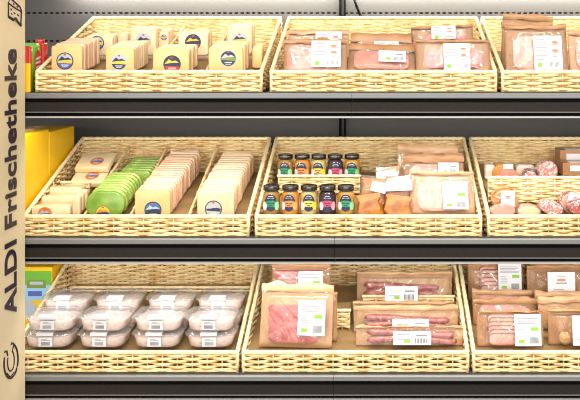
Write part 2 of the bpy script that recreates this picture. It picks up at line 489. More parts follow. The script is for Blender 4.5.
# wicker risers (raised back tier)
def riser(row, px0, px1, d0, ytop, lift, label, d1=.43):
    D = CD + d0; x0 = X(px0, D); x1 = X(px1, D); zt = Z(ytop, D); zb = base(row, d0)
    h = zt - zb; w = x1 - x0
    t = thing('wicker_riser', (x0, d0, zb + .002), label=label, cat='riser', group='wicker risers inside the baskets')
    mb = MB(); weave(mb, (.003, .004, 0), (1, 0, 0), (0, -1, 0), w - .006, lambda s: h - .004, seed=int(px0), amp=.0034); mb.build('front_wall', M['wicker'], t)
    mb = MB(); rim(mb, [(0, .004, h - .001), (w, .004, h - .001)], .0048); mb.build('rim', M['rimwick'], t)
    L = d1 - d0
    mb = MB(); vs = []
    for y in (.009, L):
        for dz in (0, -.004): vs += [(.004, y, y * TAN + lift + dz - .001), (w - .004, y, y * TAN + lift + dz - .001)]
    mb.add(vs, [(0, 1, 5, 4), (2, 6, 7, 3), (0, 2, 3, 1), (4, 5, 7, 6), (0, 4, 6, 2), (1, 3, 7, 5)])
    for xx in (.004, w - .009):
        vs = []
        for y in (.009, L):
            for z in (0, lift - .0052): vs += [(xx, y, y * TAN + z), (xx + .005, y, y * TAN + z)]
        mb.add(vs, [(0, 1, 5, 4), (2, 6, 7, 3), (0, 2, 3, 1), (4, 5, 7, 6), (0, 4, 6, 2), (1, 3, 7, 5)])
    mb.build('platform', M['board'], t)
    return t
riser(1, 277, 361, .215, 176.5, .018, 'low wicker riser carrying the back row of mustard jars')
riser(1, 487, 690, .135, 178, .028, 'full width wicker riser in the salami basket')
riser(2, 333, 351, .150, 311, .040, 'small wicker step showing in the gap beside the sausage packets', .24)
riser(2, 362, 455, .255, 297, .020, 'wicker riser carrying the rearmost sausage packet')
riser(2, 69, 254, .375, 288, .006, 'full width wicker riser behind the salad tubs')

# ------------------------------------------------------------------ printed labels
LM = [M['white'], M['grey'], M['orange'], M['greenp'], M['dark']]
def paper_label(w, h, style, seed=0):
    """white sticker facing -y, centre at origin"""
    g = random.Random(seed); mb = MB()
    mb.box(-w / 2, w / 2, -.0003, .0003, -h / 2, h / 2, 0)
    y = -.0006
    if style == 'info':      # text lines left, red mark right, code and green seal at the foot
        z = h * .38
        while z > -h * .12:
            mb.quad(-w * .44, -w * g.uniform(-.02, .12), z, z + .0016, y, 1); z -= .0048
        for k in (.30, .06):
            mb.disc(w * .26, h * k, w * .13, h * .045, y, 8, 2); mb.quad(w * .12, w * .42, h * k - h * .075, h * k - h * .055, y, 2)
        mb.quad(w * .14, w * .34, -h * .12, -h * .10, y, 1); mb.quad(-w * .40, -w * .15, -h * .22, -h * .20, y, 1)
        mb.disc(-w * .30, -h * .36, w * .09, w * .09, y, 10, 3)
        for k in range(9): mb.quad(w * (.05 + k * .042), w * (.05 + k * .042) + w * .022, -h * .42, -h * .26, y, 1)
    elif style == 'bio':     # text block, green marks, barcode
        z = h * .36
        while z > h * .12:
            mb.quad(-w * .42, w * g.uniform(.25, .42), z, z + .0016, y, 1); z -= .0046
        mb.quad(w * .10, w * .40, -h * .02, h * .09, y, 3); mb.quad(-w * .36, -w * .14, -h * .40, -h * .30, y, 3)
        z = h * .02
        while z > -h * .25:
            mb.quad(-w * .40, -w * g.uniform(.1, .2), z, z + .0014, y, 1); z -= .0052
        for k in range(10): mb.quad(w * (.06 + k * .034), w * (.06 + k * .034) + w * .018, -h * .42, -h * .22, y, 4)
    elif style == 'wide':
        for k in range(3): mb.quad(-w * .40, -w * .05, h * (.24 - k * .18), h * (.24 - k * .18) + .0014, y, 1)
        mb.quad(-w * .22, -w * .06, -h * .34, -h * .14, y, 3)
        for k in range(8): mb.quad(w * (.08 + k * .04), w * (.08 + k * .04) + w * .02, -h * .36, -h * .02, y, 4)
        mb.quad(w * .10, w * .4, h * .14, h * .24, y, 1)
    elif style == 'bars':    # sticker over the tub edge
        for k in range(9): mb.quad(w * (-.30 + k * .07), w * (-.30 + k * .07) + w * .04, -h * .38, h * .0, y, 4)
        mb.quad(-w * .3, w * .32, h * .16, h * .21, y, 1); mb.quad(-w * .3, w * .1, h * .28, h * .33, y, 1)
    elif style == 'logo':
        mb.disc(0, h * .14, w * .17, h * .06, y, 10, 2); mb.quad(-w * .2, w * .2, -h * .02, h * .03, y, 1)
        mb.quad(-w * .14, w * .14, h * .3, h * .33, y, 1); mb.quad(-w * .3, w * .1, -h * .3, -h * .27, y, 1)
    return mb

# ------------------------------------------------------------------ meat packets
def crinkle(x, z, seed, amp):
    p = Vector((x * 22 + seed * 7.3, z * 22, seed * 1.7))
    a = noise.noise(p); b = noise.noise(p * 2.7 + Vector((3, 1, 0)))
    q = Vector(((x + z * .8) * 30 + seed, (x - z) * 7, seed))
    c = max(0, 1 - abs(noise.noise(q)) * 6)
    q2 = Vector(((x - z * .7) * 20 + seed, (x + z) * 5, seed + 9)); c2 = max(0, 1 - abs(noise.noise(q2)) * 6)
    return amp * (.45 * a + .2 * b + .55 * c + .7 * c2 + .35)

def meat_pack(name, row, x0, x1, yt, d, lean, kind, label, lab=None, lstyle='info', lift=0, kraft='kraft', cat='meat packet', group=None, roll=0, film='film', band=.12, yaw=0, meatbox=None):
    seed = rnd.randrange(1000)
    zb0 = base(row, d, lift) + .002; D = CD + d
    sn, cs = math.sin(R(lean)), math.cos(R(lean))
    h = (CH - zb0 - (yt - CY) * D / F) / (cs + (yt - CY) * sn / F)
    Dm = D + h * sn * .5
    w = (x1 - x0) * Dm / F; xc = X((x0 + x1) / 2, Dm)
    ybase = CY + (CH - zb0) * F / D
    zb0 += w / 2 * abs(math.sin(R(roll)))
    t = thing(name, (xc, d, zb0), (-R(lean), R(roll), R(yaw)), label, cat, group or 'meat packets in the baskets')
    # card / paper pouch back
    mb = MB()
    nx, nz = 18, 16; th = .0035
    vs = []; fs = []
    for side in (0, 1):
        for j in range(nz + 1):
            for i in range(nx + 1):
                x = -w / 2 + w * i / nx; z = h * j / nz
                x2 = x * (1 + .012 * noise.noise(Vector((z * 30, seed, 0)))) ; z2 = z
                if j == nz: z2 += .010 * noise.noise(Vector((x * 25, seed, 1)))
                yy = .0038 * noise.noise(Vector((x * 14, z * 14, seed)))
                vs.append((x2, yy + (th if side else 0), z2))
    K = (nx + 1) * (nz + 1)
    for j in range(nz):
        for i in range(nx):
            a = j * (nx + 1) + i
            fs.append((a, a + 1, a + nx + 2, a + nx + 1)); fs.append((K + a, K + a + nx + 1, K + a + nx + 2, K + a + 1))
    for i in range(nx):
        fs.append((i, K + i, K + i + 1, i + 1)); a = nz * (nx + 1) + i; fs.append((a, a + 1, K + a + 1, K + a))
    for j in range(nz):
        a = j * (nx + 1); fs.append((a, a + nx + 1, K + a + nx + 1, K + a)); a += nx; fs.append((a, K + a, K + a + nx + 1, a + nx + 1))
    mb.add(vs, fs, 0, True)
    mb.build('paper_back', M[kraft], t)
    # top fold
    mb = MB(); bz = h * (1 - band)
    vs = []; fs = []
    for j in range(5):
        for i in range(nx + 1):
            x = -w / 2 + w * i / nx; z = bz + (h - bz) * j / 4
            y = -.006 - .0025 * math.sin(math.pi * j / 4) - .0050 * noise.noise(Vector((x * 34, z * 50, seed + 4))) + (.004 if j == 4 else 0)
            vs.append((x * 1.004, y, z + (.010 * noise.noise(Vector((x * 25, seed, 1))) if j == 4 else .006 * noise.noise(Vector((x * 30, seed, 9))))))
    for j in range(4):
        for i in range(nx): a = j * (nx + 1) + i; fs.append((a, a + 1, a + nx + 2, a + nx + 1))
    mb.add(vs, fs, 0, True); mb.build('top_fold', M[kraft], t)
    # meat
    mb = MB(); mats = None
    mx0, mx1, mz0, mz1 = meatbox or (.10, .90, .06, .80)
    ax, bx_, az, bz_ = -w / 2 + w * mx0, -w / 2 + w * mx1, h * mz0, h * mz1
    if kind in ('ham', 'hampale'):
        k = 4
        for q in range(k):
            ww = (bx_ - ax) * .86; hh = (bz_ - az) * (.95 - .06 * q)
            slab(mb, ww, hh, .0022, min(ww, hh) * .32, 0, .0008, ax + ww / 2 + (bx_ - ax) * .14 * q / (k - 1), az, -.0038 - .0022 * q, 6, True)
        mats = M[kind]
    elif kind == 'salami':
        r0 = min((bz_ - az), (bx_ - ax)) * .33
        k = max(2, int((bx_ - ax - 2 * r0) / (r0 * .55)) + 1); q = 0
        rows_ = 1 if (bz_ - az) < .09 else 2
        for rr in range(rows_):
            for i in range(k):
                cx = ax + r0 + (bx_ - ax - 2 * r0) * i / max(1, k - 1)
                cz = (az + bz_) / 2 if rows_ == 1 else az + r0 + (bz_ - az - 2 * r0) * (1 - rr)
                yy = -.0032 - .0009 * (q % 9)
                rp = [(cx + r0 * (1 + .03 * math.sin(3 * a + i)) * math.cos(a), cz + r0 * math.sin(a)) for a in [2 * math.pi * s / 22 for s in range(22)]]
                mb.rloft([[(p[0], yy, p[1]) for p in rp], [(p[0], yy + .0018, p[1]) for p in rp]], smooth=False); q += 1
        mats = M['salami']
    elif kind == 'red':      # folded raw ham / beef carpaccio slices
        for q in range(9):
            zz = az + (bz_ - az) * q / 9
            hh = (bz_ - az) * .42
            if zz + hh > bz_: hh = bz_ - zz
            slab(mb, (bx_ - ax) * (.92 + .06 * math.sin(q * 2.1)), hh, .002, .018 if hh > .04 else hh * .45, 0, .0007, (ax + bx_) / 2 + .003 * math.sin(q * 1.7), zz, -.012 + .0010 * q, 6, True, .002, seed + q)
        mats = M['ruby'] if 'ruby' in M else M['salami']
    elif kind == 'sausages':
        ns = 2; rs = (bz_ - az) / ns / 2
        rs = min(rs, .021)
        for q in range(ns):
            cz = az + rs + q * rs * 1.8
            P = []; rad = []
            for i in range(17):
                u = i / 16; P.append((ax + (bx_ - ax) * u, -.004 - rs - .002 * math.sin(u * 6 + q), cz + .005 * math.sin(u * 4.2 + q * 1.3)))
                e = min(u, 1 - u); rad.append(rs * min(1, (e / .07 + .08) ** .5) * (1 + .07 * math.sin(u * 20 + q)))
            mb.tube(P, rad, 12)
        mats = M['sausage']
    elif kind == 'sliced':
        for q in range(6):
            hh = (bz_ - az) * .40; zz = az + (bz_ - az - hh) * q / 5
            yy = -.016 + q * .0022
            slab(mb, bx_ - ax, hh, .0028, hh * .40, 1, .0006, (ax + bx_) / 2 + .002 * math.sin(q * 2), zz, yy + .0006, 6, True)
            slab(mb, (bx_ - ax) - .005, hh - .0066, .0028, hh * .36, 0, .0006, (ax + bx_) / 2 + .002 * math.sin(q * 2), zz + .0022, yy - .0008, 6, True)
        mats = [M['ham'], M['crust']]
    elif kind == 'balls':
        g = random.Random(seed)
        rb = .0185
        ny = int((bz_ - az) / (rb * 2)); nxb = max(1, int((bx_ - ax) / (rb * 2)))
        for i in range(nxb):
            for j in range(max(1, ny)):
                cx = ax + rb + i * rb * 2.02; cz = az + rb + j * rb * 2.0 + g.uniform(-.001, .001)
                prof = [(rb * math.sin(math.pi * q / 8), -rb * math.cos(math.pi * q / 8)) for q in range(1, 8)]
                mb.lathe(prof, 12, 0, 1, .8, (cx, -.004 - rb * .8, cz))
        mats = M['bread']
    dep = {'sausages': .038, 'balls': .032, 'sliced': .020, 'red': .015}.get(kind, .014)
    if mats: 
        nm = {'ham': 'ham_slices', 'hampale': 'ham_slices', 'salami': 'salami_slices', 'red': 'ham_slices', 'sausages': 'sausages', 'sliced': 'ham_slices', 'balls': 'meatballs'}[kind]
        mb.build(nm, mats, t)
    # film
    mb = MB(); NX, NZ = 72, 64; vs = []; fs = []
    zt = bz + .002
    def fy(x, z):
        u = (x + w / 2) / w; v = z / zt
        e = min(1, min(u, 1 - u, v, (1 - v) * 1.2) / .13); e = e * e * (3 - 2 * e)
        return -.0035 - dep * e * .9 - (.25 + e) * abs(crinkle(x, z, seed, .0046)) * .9
    for j in range(NZ + 1):
        for i in range(NX + 1):
            x = -w / 2 + .003 + (w - .006) * i / NX; z = .001 + (zt - .001) * j / NZ
            vs.append((x, fy(x, z), z))
    for j in range(NZ):
        for i in range(NX): a = j * (NX + 1) + i; fs.append((a, a + 1, a + NX + 2, a + NX + 1))
    mb.add(vs, fs, 0, True); mb.build('film', M[film], t)
    if lab:
        lx0, ly0, lx1, ly1 = lab
        sc = h / max(1, (ybase - yt))
        lw = (lx1 - lx0) * Dm / F; cxl = ((lx0 + lx1) / 2 - (x0 + x1) / 2) * Dm / F
        lz0 = max(.006, (ybase - ly1) * sc); lz1 = (ybase - ly0) * sc
        if ly1 >= 1000: lz0 = .01
        lo = paper_label(lw, lz1 - lz0, lstyle, seed).build('label', LM, t)
        lo.location = (cxl, -.0035 - dep - .0058, (lz0 + lz1) / 2)
        tagp = lo; tagp['label'] = 'white paper label'
    return t
M['ruby'] = mat('raw_ham', (.38, .055, .05), .35, col2=(.54, .17, .14), scale=26, thr=(.35, .6), coat=.4, stretch=(1, 1, 1.6))

mp = meat_pack
# --- top shelf, middle basket
mp('ham_packet', 0, 288, 349, 30, .075, 16, 'ham', 'rear ham packet with folded kraft top behind the leftmost ham packet, top shelf', kraft='kraft_light', lab=(316, 34, 342, 60))
mp('ham_packet', 0, 284, 347, 39, .035, 16, 'ham', 'pale ham packet with large info label at the left of the middle top basket', lab=(312, 43, 341, 69), meatbox=(.05, .85, .04, .84), band=.14)
mp('ham_packet', 0, 350, 411, 34, .14, 32, 'ham', 'shadowed kraft ham packet lying back in the middle of the middle top basket', lab=(374, 46, 398, 52), lstyle='wide', roll=1, band=.3)
mp('ham_packet', 0, 347, 415, 46, .045, 42, 'ham', 'low tilted ham packet with small white label, centre of the middle top basket', lab=(378, 57, 405, 68), lstyle='wide', roll=2, band=.26, film='filmt')
mp('salami_packet', 0, 412, 474, 27, .19, 14, 'salami', 'rear salami packet with wide white label, right of the middle top basket', lab=(432, 29, 456, 42), cat='salami packet', lift=.018, roll=-2, meatbox=(.12, .92, .1, .8), band=.09)
mp('salami_packet', 0, 416, 490, 40, .045, 18, 'salami', 'front salami packet with tall white label, right of the middle top basket', lab=(443, 46, 469, 74), cat='salami packet', meatbox=(.1, .92, .04, .78), band=.09)
# --- top shelf, right basket
mp('ham_packet', 0, 500, 550, 16, .150, 8, 'ham', 'tilted kraft ham packet standing rearmost at the right end of the top shelf', roll=4, kraft='kraft')
mp('ham_packet', 0, 502, 553, 22, .110, 10, 'hampale', 'kraft ham packet, middle of the file at the right end of top shelf', kraft='kraft')
mp('ham_packet', 0, 505, 567, 25, .055, 14, 'hampale', 'large front ham packet with tall label at the right end of the top shelf', lab=(532, 38, 560, 72), meatbox=(.12, .9, .04, .8), band=.10)
mp('ham_packet', 0, 569, 632, 31, .050, 16, 'ham', 'ham packet cut off by the right picture edge on the top shelf', kraft='kraft_light', lab=(594, 44, 622, 72))
# --- middle shelf, middle basket: ham packets
mp('ham_packet', 1, 396, 456, 146, .250, 14, 'ham', 'rearmost crumpled kraft packet in the jar basket', roll=3, lift=.0, kraft='kraft_light', band=.2, film='filmt')
mp('ham_packet', 1, 403, 464, 154, .185, 18, 'hampale', 'second crumpled kraft packet behind the large ham packet in the jar basket', lab=(438, 164, 458, 176), lstyle='wide', kraft='kraft', band=.2, film='filmt')
mp('ham_packet', 1, 410, 474, 172, .060, 24, 'hampale', 'large pale ham packet with green marked label, front right of jar basket', lab=(442, 184, 467, 211), lstyle='bio', kraft='kraft_light', meatbox=(.12, .80, .05, .78), film='filmt', band=.08)
# --- bottom shelf, middle basket
mp('raw_ham_packet', 2, 272, 330, 262, .190, 13, 'red', 'rear red ham packet with green marked label under the shelf edge', lab=(299, 271, 323, 295), lstyle='bio', kraft='kraft', lift=.02, meatbox=(.04, .9, .1, .85), band=.1)
mp('raw_ham_packet', 2, 274, 337, 292, .088, 9, 'red', 'red ham packet hidden behind the front one, bottom middle basket', kraft='kraft')
mp('raw_ham_packet', 2, 260, 332, 284, .050, 12, 'red', 'large front packet of red ham slices with tall green marked label', lab=(298, 300, 325, 335), lstyle='bio', kraft='kraft_light', meatbox=(.10, .84, .08, .66), roll=1.5, band=.13)
mp('sausage_packet', 2, 357, 452, 271, .285, 8, 'sausages', 'rearmost sausage packet standing on the wicker riser', lab=(385, 284, 417, 299), lstyle='wide', lift=.020, cat='sausage packet', kraft='kraft_light', meatbox=(.07, .86, .18, .66), band=.12)
mp('sausage_packet', 2, 353, 454, 301, .205, 10, 'sausages', 'sausage packet showing only its kraft top just below the riser edge', cat='sausage packet', kraft='kraft_light', band=.16, meatbox=(.08, .92, .1, .4))
mp('sausage_packet', 2, 354, 458, 305, .140, 12, 'sausages', 'second sausage packet from the front in the bottom middle basket', lab=(392, 317, 428, 340), lstyle='wide', cat='sausage packet', kraft='kraft_light', meatbox=(.10, .92, .12, .66), band=.18)
mp('sausage_packet', 2, 356, 463, 326, .065, 16, 'sausages', 'front sausage packet with white label in the bottom middle basket', lab=(393, 330, 430, 355), lstyle='wide', cat='sausage packet', kraft='kraft_light', meatbox=(.10, .94, .10, .86), band=.08)
# --- bottom shelf, right basket
mp('sliced_ham_packet', 2, 468, 524, 262, .330, 8, 'sliced', 'rear packet of sliced ham under the shelf edge, bottom right basket', lab=(497, 262, 520, 290), lstyle='bio', cat='ham packet', meatbox=(.2, .58, .1, .92), kraft='kraft')
mp('sliced_ham_packet', 2, 472, 531, 290, .240, 9, 'ham', 'kraft topped ham packet third from the front, bottom right basket', cat='ham packet', kraft='kraft_light', band=.2, roll=1)
mp('sliced_ham_packet', 2, 473, 537, 298, .180, 10, 'ham', 'kraft topped ham packet second from the front, bottom right basket', cat='ham packet', kraft='kraft', band=.2)
mp('sliced_ham_packet', 2, 477, 543, 311, .060, 12, 'sliced', 'front packet with a staggered stack of pink ham slices, bottom right basket', lab=(513, 313, 539, 352), lstyle='bio', cat='ham packet', meatbox=(.16, .60, .05, .95), band=.035)
mp('meatball_packet', 2, 527, 594, 264, .300, 7, 'balls', 'rear kraft meatball packet with small white label, far right of the bottom shelf', lab=(545, 270, 572, 292), lstyle='logo', cat='meatball packet', kraft='kraft', meatbox=(.12, .9, .04, .55), lift=.01)
mp('meatball_packet', 2, 535, 600, 291, .215, 8, 'balls', 'kraft topped meatball packet third from the front, far right', cat='meatball packet', kraft='kraft_light', band=.2)
mp('meatball_packet', 2, 538, 604, 296, .155, 9, 'balls', 'kraft topped meatball packet second from the front, far right', cat='meatball packet', kraft='kraft_light', band=.2)
mp('meatball_packet', 2, 548, 614, 309, .070, 9, 'balls', 'front packet of breaded meatballs cut off by the right picture edge', lab=(569, 313, 598, 356), lstyle='logo', cat='meatball packet', kraft='kraft', meatbox=(.13, .8, .04, .76), band=.07)

# ------------------------------------------------------------------ cheeses
def print_disc(styl, r):
    mb = MB(); mb.disc(0, 0, r, r, -.0003, 28, 0)
    mb.disc(0, 0, r * .88, r * .88, -.0005, 28, 1)
    mb.disc(0, 0, r * .88, r * .88, -.0007, 16, 2, 195, 345)       # foot of the picture
    mb.add([(-r * .8, -.0009, -r * .18), (r * .8, -.0009, -r * .30), (r * .85, -.0009, r * .05), (r * .2, -.0009, r * .20), (-r * .3, -.0009, r * .05), (-r * .82, -.0009, r * .12)], [(0, 1, 2, 3, 4, 5)], 3)
    mb.add([(-r * .84, -.0011, r * .02), (-r * .1, -.0011, r * .12), (r * .8, -.0011, r * .16), (r * .35, -.0011, r * .42), (r * .0, -.0011, r * .30), (-r * .35, -.0011, r * .56)], [(0, 1, 2, 3, 4, 5)], 4)
    mb.quad(-r * .42, r * .42, -r * .52, -r * .42, -.0010, 5); mb.quad(-r * .30, r * .30, -r * .70, -r * .64, -.0010, 5)
    mb.disc(0, r * .74, r * .16, r * .10, -.0010, 8, 6)
    st = {'blue': ('l_navy', 'l_sky', 'l_blue', 'l_gold', 'l_navy'), 'grey': ('l_silver', 'l_sky', 'l_navy', 'l_gold', 'l_navy'),
          'red': ('l_navy', 'l_navy', 'l_red', 'l_navy', 'l_gold'), 'dark': ('l_silver', 'l_navy', 'l_navy', 'l_green', 'l_silver'),
          'gold': ('l_silver', 'l_sky', 'l_silver', 'l_gold', 'l_navy'), 'sea': ('l_navy', 'l_steel', 'l_navy', 'l_navy', 'l_sky'),
          'sepia': ('l_navy', 'l_silver', 'l_silver', 'l_navy', 'l_silver'), 'brown': ('l_green', 'l_gold', 'l_orange', 'l_navy', 'l_orange'), 'orange': ('l_orange', 'l_orange', 'l_orange', 'l_blue', 'l_sky')}[styl]
    return mb, [M[k] for k in st] + [M['white'], M['l_red']]

BODY = {}
def cheese_body(w, h, t, m, r=.008, wob=.0, bev=.0035):
    key = (round(w, 4), round(h, 4), round(t, 4), m, r)
    mb = MB(); slab(mb, w, h, t, r, 0, bev, 0, 0, 0, 5, True, wob, rnd.randrange(99))
    return mb

def cheese(row, x0, x1, yt, d, m, label, disc=None, lift=0, n=0, step=.0185, t=.016, filel=None, group=None, rr=.008, lean=0, roll=0, mats=None, wob=0, disc_at=None, jitter=1.0):
    """front pack, optional round sticker and the file of packs behind it"""
    D = CD + d; zb0 = base(row, d, lift) + .0035; h = Z(yt, D) - zb0; w = (x1 - x0) * D / F
    T = thing('cheese_pack', (X((x0 + x1) / 2, D), d + t / 2, zb0), (-R(lean), R(roll), 0), label, 'cheese', group or 'packs of cheese')
    body = cheese_body(w, h, t, m, rr, wob).build('wrapped_cheese', M[m], T)
    if disc:
        styl, px, py, pr = disc
        mb, mm = print_disc(styl, pr * D / F)
        l = mb.build('sticker', mm, T)
        l.location = (X(px, D) - X((x0 + x1) / 2, D), -t / 2 - .0004, Z(py, D) - zb0)
        l['label'] = 'round printed sticker'
    mats = mats or [m]
    meshes = {}
    for i in range(1, n + 1):
        mm = mats[i % len(mats)]
        if mm not in meshes:
            meshes[mm] = cheese_body(w, h, t, mm, rr, wob).build('cheese_pack', M[mm]); o = meshes[mm]
        else:
            o = meshes[mm].copy(); COL.objects.link(o)
        dd = d + i * step
        o.location = (X((x0 + x1) / 2, D) + rnd.uniform(-.0025, .0025) * jitter, dd + t / 2, base(row, dd, lift) + .0035 + rnd.uniform(0, .0022) * jitter)
        o.rotation_euler = (R(rnd.uniform(-1, .5)), R(rnd.uniform(-1.2, 1.2)) * jitter, R(rnd.uniform(-2, 2)) * jitter)
        tag(o, filel, 'cheese', 'cheese packs filed behind: ' + (filel or ''))
    return T

# top shelf, front tier
cheese(0, 51, 82, 45.5, .035, 'chA', 'yellow cheese pack with blue picture sticker, front left of the top shelf', ('blue', 65, 61, 8.6), n=7, filel='cheese pack filed behind the yellow one with the blue sticker', mats=['chC', 'chB', 'chC'])
cheese(0, 105.5, 134, 48, .035, 'chA', 'pale yellow cheese pack with silver rimmed sticker, second file of the top shelf', ('grey', 119, 62, 8.4), n=7, filel='cream cheese pack filed behind the silver rimmed sticker pack', mats=['chW', 'chB'])
cheese(0, 152.5, 189, 50, .035, 'chA', 'beige cheese pack with red and black sticker, front of the third file', ('red', 172, 64, 8.8), n=4, step=.024, filel='cheese pack filed behind the front red and black sticker pack', mats=['chB', 'chA'], roll=.5)
cheese(0, 208.5, 243, 46.5, .035, 'chA', 'yellow cheese pack with dark round sticker, front of the rightmost file', ('dark', 228.5, 58.5, 8.6), n=5, filel='cheese pack filed behind the dark sticker pack', mats=['chA', 'chB'], roll=-.8)
# top shelf, back tier
cheese(0, 86, 112.5, 36, .235, 'chW', 'white cheese pack with half hidden blue sticker in the back row', ('blue', 97, 43, 7.2), lift=.018, n=3, filel='white cheese pack filed behind the half hidden blue sticker', mats=['chW'])
cheese(0, 117.5, 127.5, 33, .285, 'chB', 'plain cream cheese pack turned edge on between two stickered packs at the back', lift=.018, n=1, filel='plain cheese pack behind the edge on pack')
cheese(0, 130.5, 156, 27, .235, 'chW', 'tall white cheese pack with gold picture sticker at the back', ('gold', 143.5, 41, 8), lift=.018, n=1, filel='cheese pack standing behind the tall gold sticker one')
cheese(0, 159.5, 168.5, 30, .262, 'chB', 'narrow cream cheese pack with small grey sticker at the back', ('grey', 164, 37, 3.6), lift=.018, n=3, filel='cream cheese pack filed behind the narrow grey sticker one')
cheese(0, 178, 208, 32, .235, 'chW', 'cheese pack with red and black sticker in the back row', ('red', 193, 42, 8), lift=.018, n=3, filel='cheese pack filed behind the back row red and black sticker', mats=['chA', 'chB'])
cheese(0, 227, 252, 24.5, .240, 'chB', 'rounded cheese pack with gold and green sticker, tallest of the back row', ('gold', 239.5, 40, 7.6), lift=.018, n=2, filel='cheese pack filed behind the tallest back row pack', rr=.014, mats=['chB'])
cheese(0, 252, 262, 47, .12, 'chA', 'narrow brown cheese pack at the right wall of the top left basket', n=2, filel='brown cheese pack edge at the right wall')

# middle shelf, column 3 and 4: long files
cheese(1, 134.5, 170, 190.5, .030, 'chA', 'beige cheese pack with blue mountain sticker at the head of its long file', ('sea', 153, 210, 8.6), n=18, step=.0208, filel='pinkish cream cheese pack in the file behind the blue mountain sticker', mats=['chC', 'chC', 'chB'], rr=.012)
cheese(1, 197, 234, 191, .030, 'chB', 'cream cheese pack with dark arched sticker heading the rightmost file', ('sepia', 213.5, 209, 8.6), n=16, step=.0225, filel='cream cheese pack in the file behind the dark arched sticker', mats=['chB', 'chW', 'chC'], rr=.012)
# green cheeses
cheese(1, 85.5, 124.5, 192, .030, 'chGr', 'rounded green cheese pack with oval brown sticker at the front', ('brown', 103, 213, 7.5), n=8, step=.0205, filel='green cheese pack in the file behind the oval brown sticker', mats=['chG'], rr=.034, wob=.0014)
cheese(1, 118.5, 150, 171, .255, 'chG', 'green marbled cheese pack heading the rear green file', lift=.018, n=6, step=.0225, filel='green marbled cheese pack in the rear file', mats=['chG'], rr=.012, wob=.0018)
# cream bricks, column 1
def brick(row, x0, x1, yt, yb_, d, dep, m, label, disc=None, lift=0, tilt=0):
    D = CD + d; h = (yb_ - yt) * D / F; w = (x1 - x0) * D / F; z0 = Z(yb_, D)
    T = thing('cheese_block', (X((x0 + x1) / 2, D), d + dep / 2, z0), (R(tilt), 0, 0), label, 'cheese', 'cream cheese blocks in the left column')
    mb = MB(); slab(mb, w, h, dep, .005, 0, .003, 0, 0, 0, 4, True, .0006, rnd.randrange(99)); mb.build('wrapped_cheese', M[m], T)
    if disc:
        styl, px, py, pr = disc; mb, mm = print_disc(styl, pr * D / F); l = mb.build('sticker', mm, T)
        l.location = (X(px, D) - X((x0 + x1) / 2, D), -dep / 2 - .0005, Z(py, D) - z0); l['label'] = 'round orange and blue sticker'
    return T
brick(1, 31.5, 69, 206.5, 216.5, .030, .050, 'chW', 'front cream cheese block with orange and blue sticker in the left column', ('orange', 45, 214, 7))
brick(1, 41, 78, 197, 207.5, .095, .050, 'chW', 'second cream cheese block of the left column', )
brick(1, 49, 81, 187.5, 198, .155, .045, 'chW', 'third cream cheese block of the left column, below the woven edge')
cheese(1, 72, 79.5, 196, .040, 'chB', 'narrow upright cream cheese piece beside the front cream block', n=2, filel='narrow upright cream piece beside the cream blocks', t=.02, step=.024)
riser(1, 60, 90, .215, 183, .018, 'short wicker riser behind the cream cheese blocks')
riser(1, 109.5, 143, .232, 184, .018, 'short wicker riser between the two green cheese files')
def flat(row, x0, x1, ypx, d, label, styl, lift, tilt=28):
    D = CD + d; w = (x1 - x0) * D / F; dep = .085; th = .020
    T = thing('cheese_block', (X((x0 + x1) / 2, D), d, base(row, d, lift) + .004), (R(tilt), 0, 0), label, 'cheese', 'flat lying cheese blocks')
    mb = MB(); slab(mb, w, th, dep, .005, 0, .003, 0, 0, dep / 2, 4, True, .0005, 3); mb.build('wrapped_cheese', M['chW'], T)
    mb, mm = print_disc(styl, .021); l = mb.build('sticker', mm, T); l.rotation_euler = (R(-90), 0, 0); l.location = (.008, dep * .42, th + .0006); l['label'] = 'round orange and blue sticker'
flat(1, 70, 104, 170, .232, 'flat cream cheese block with sticker, lower one at the back of the left column', 'orange', .014, 26)
flat(1, 75, 109, 162, .268, 'flat cream cheese block with sticker, upper one at the back of the left column', 'orange', .049, 26)

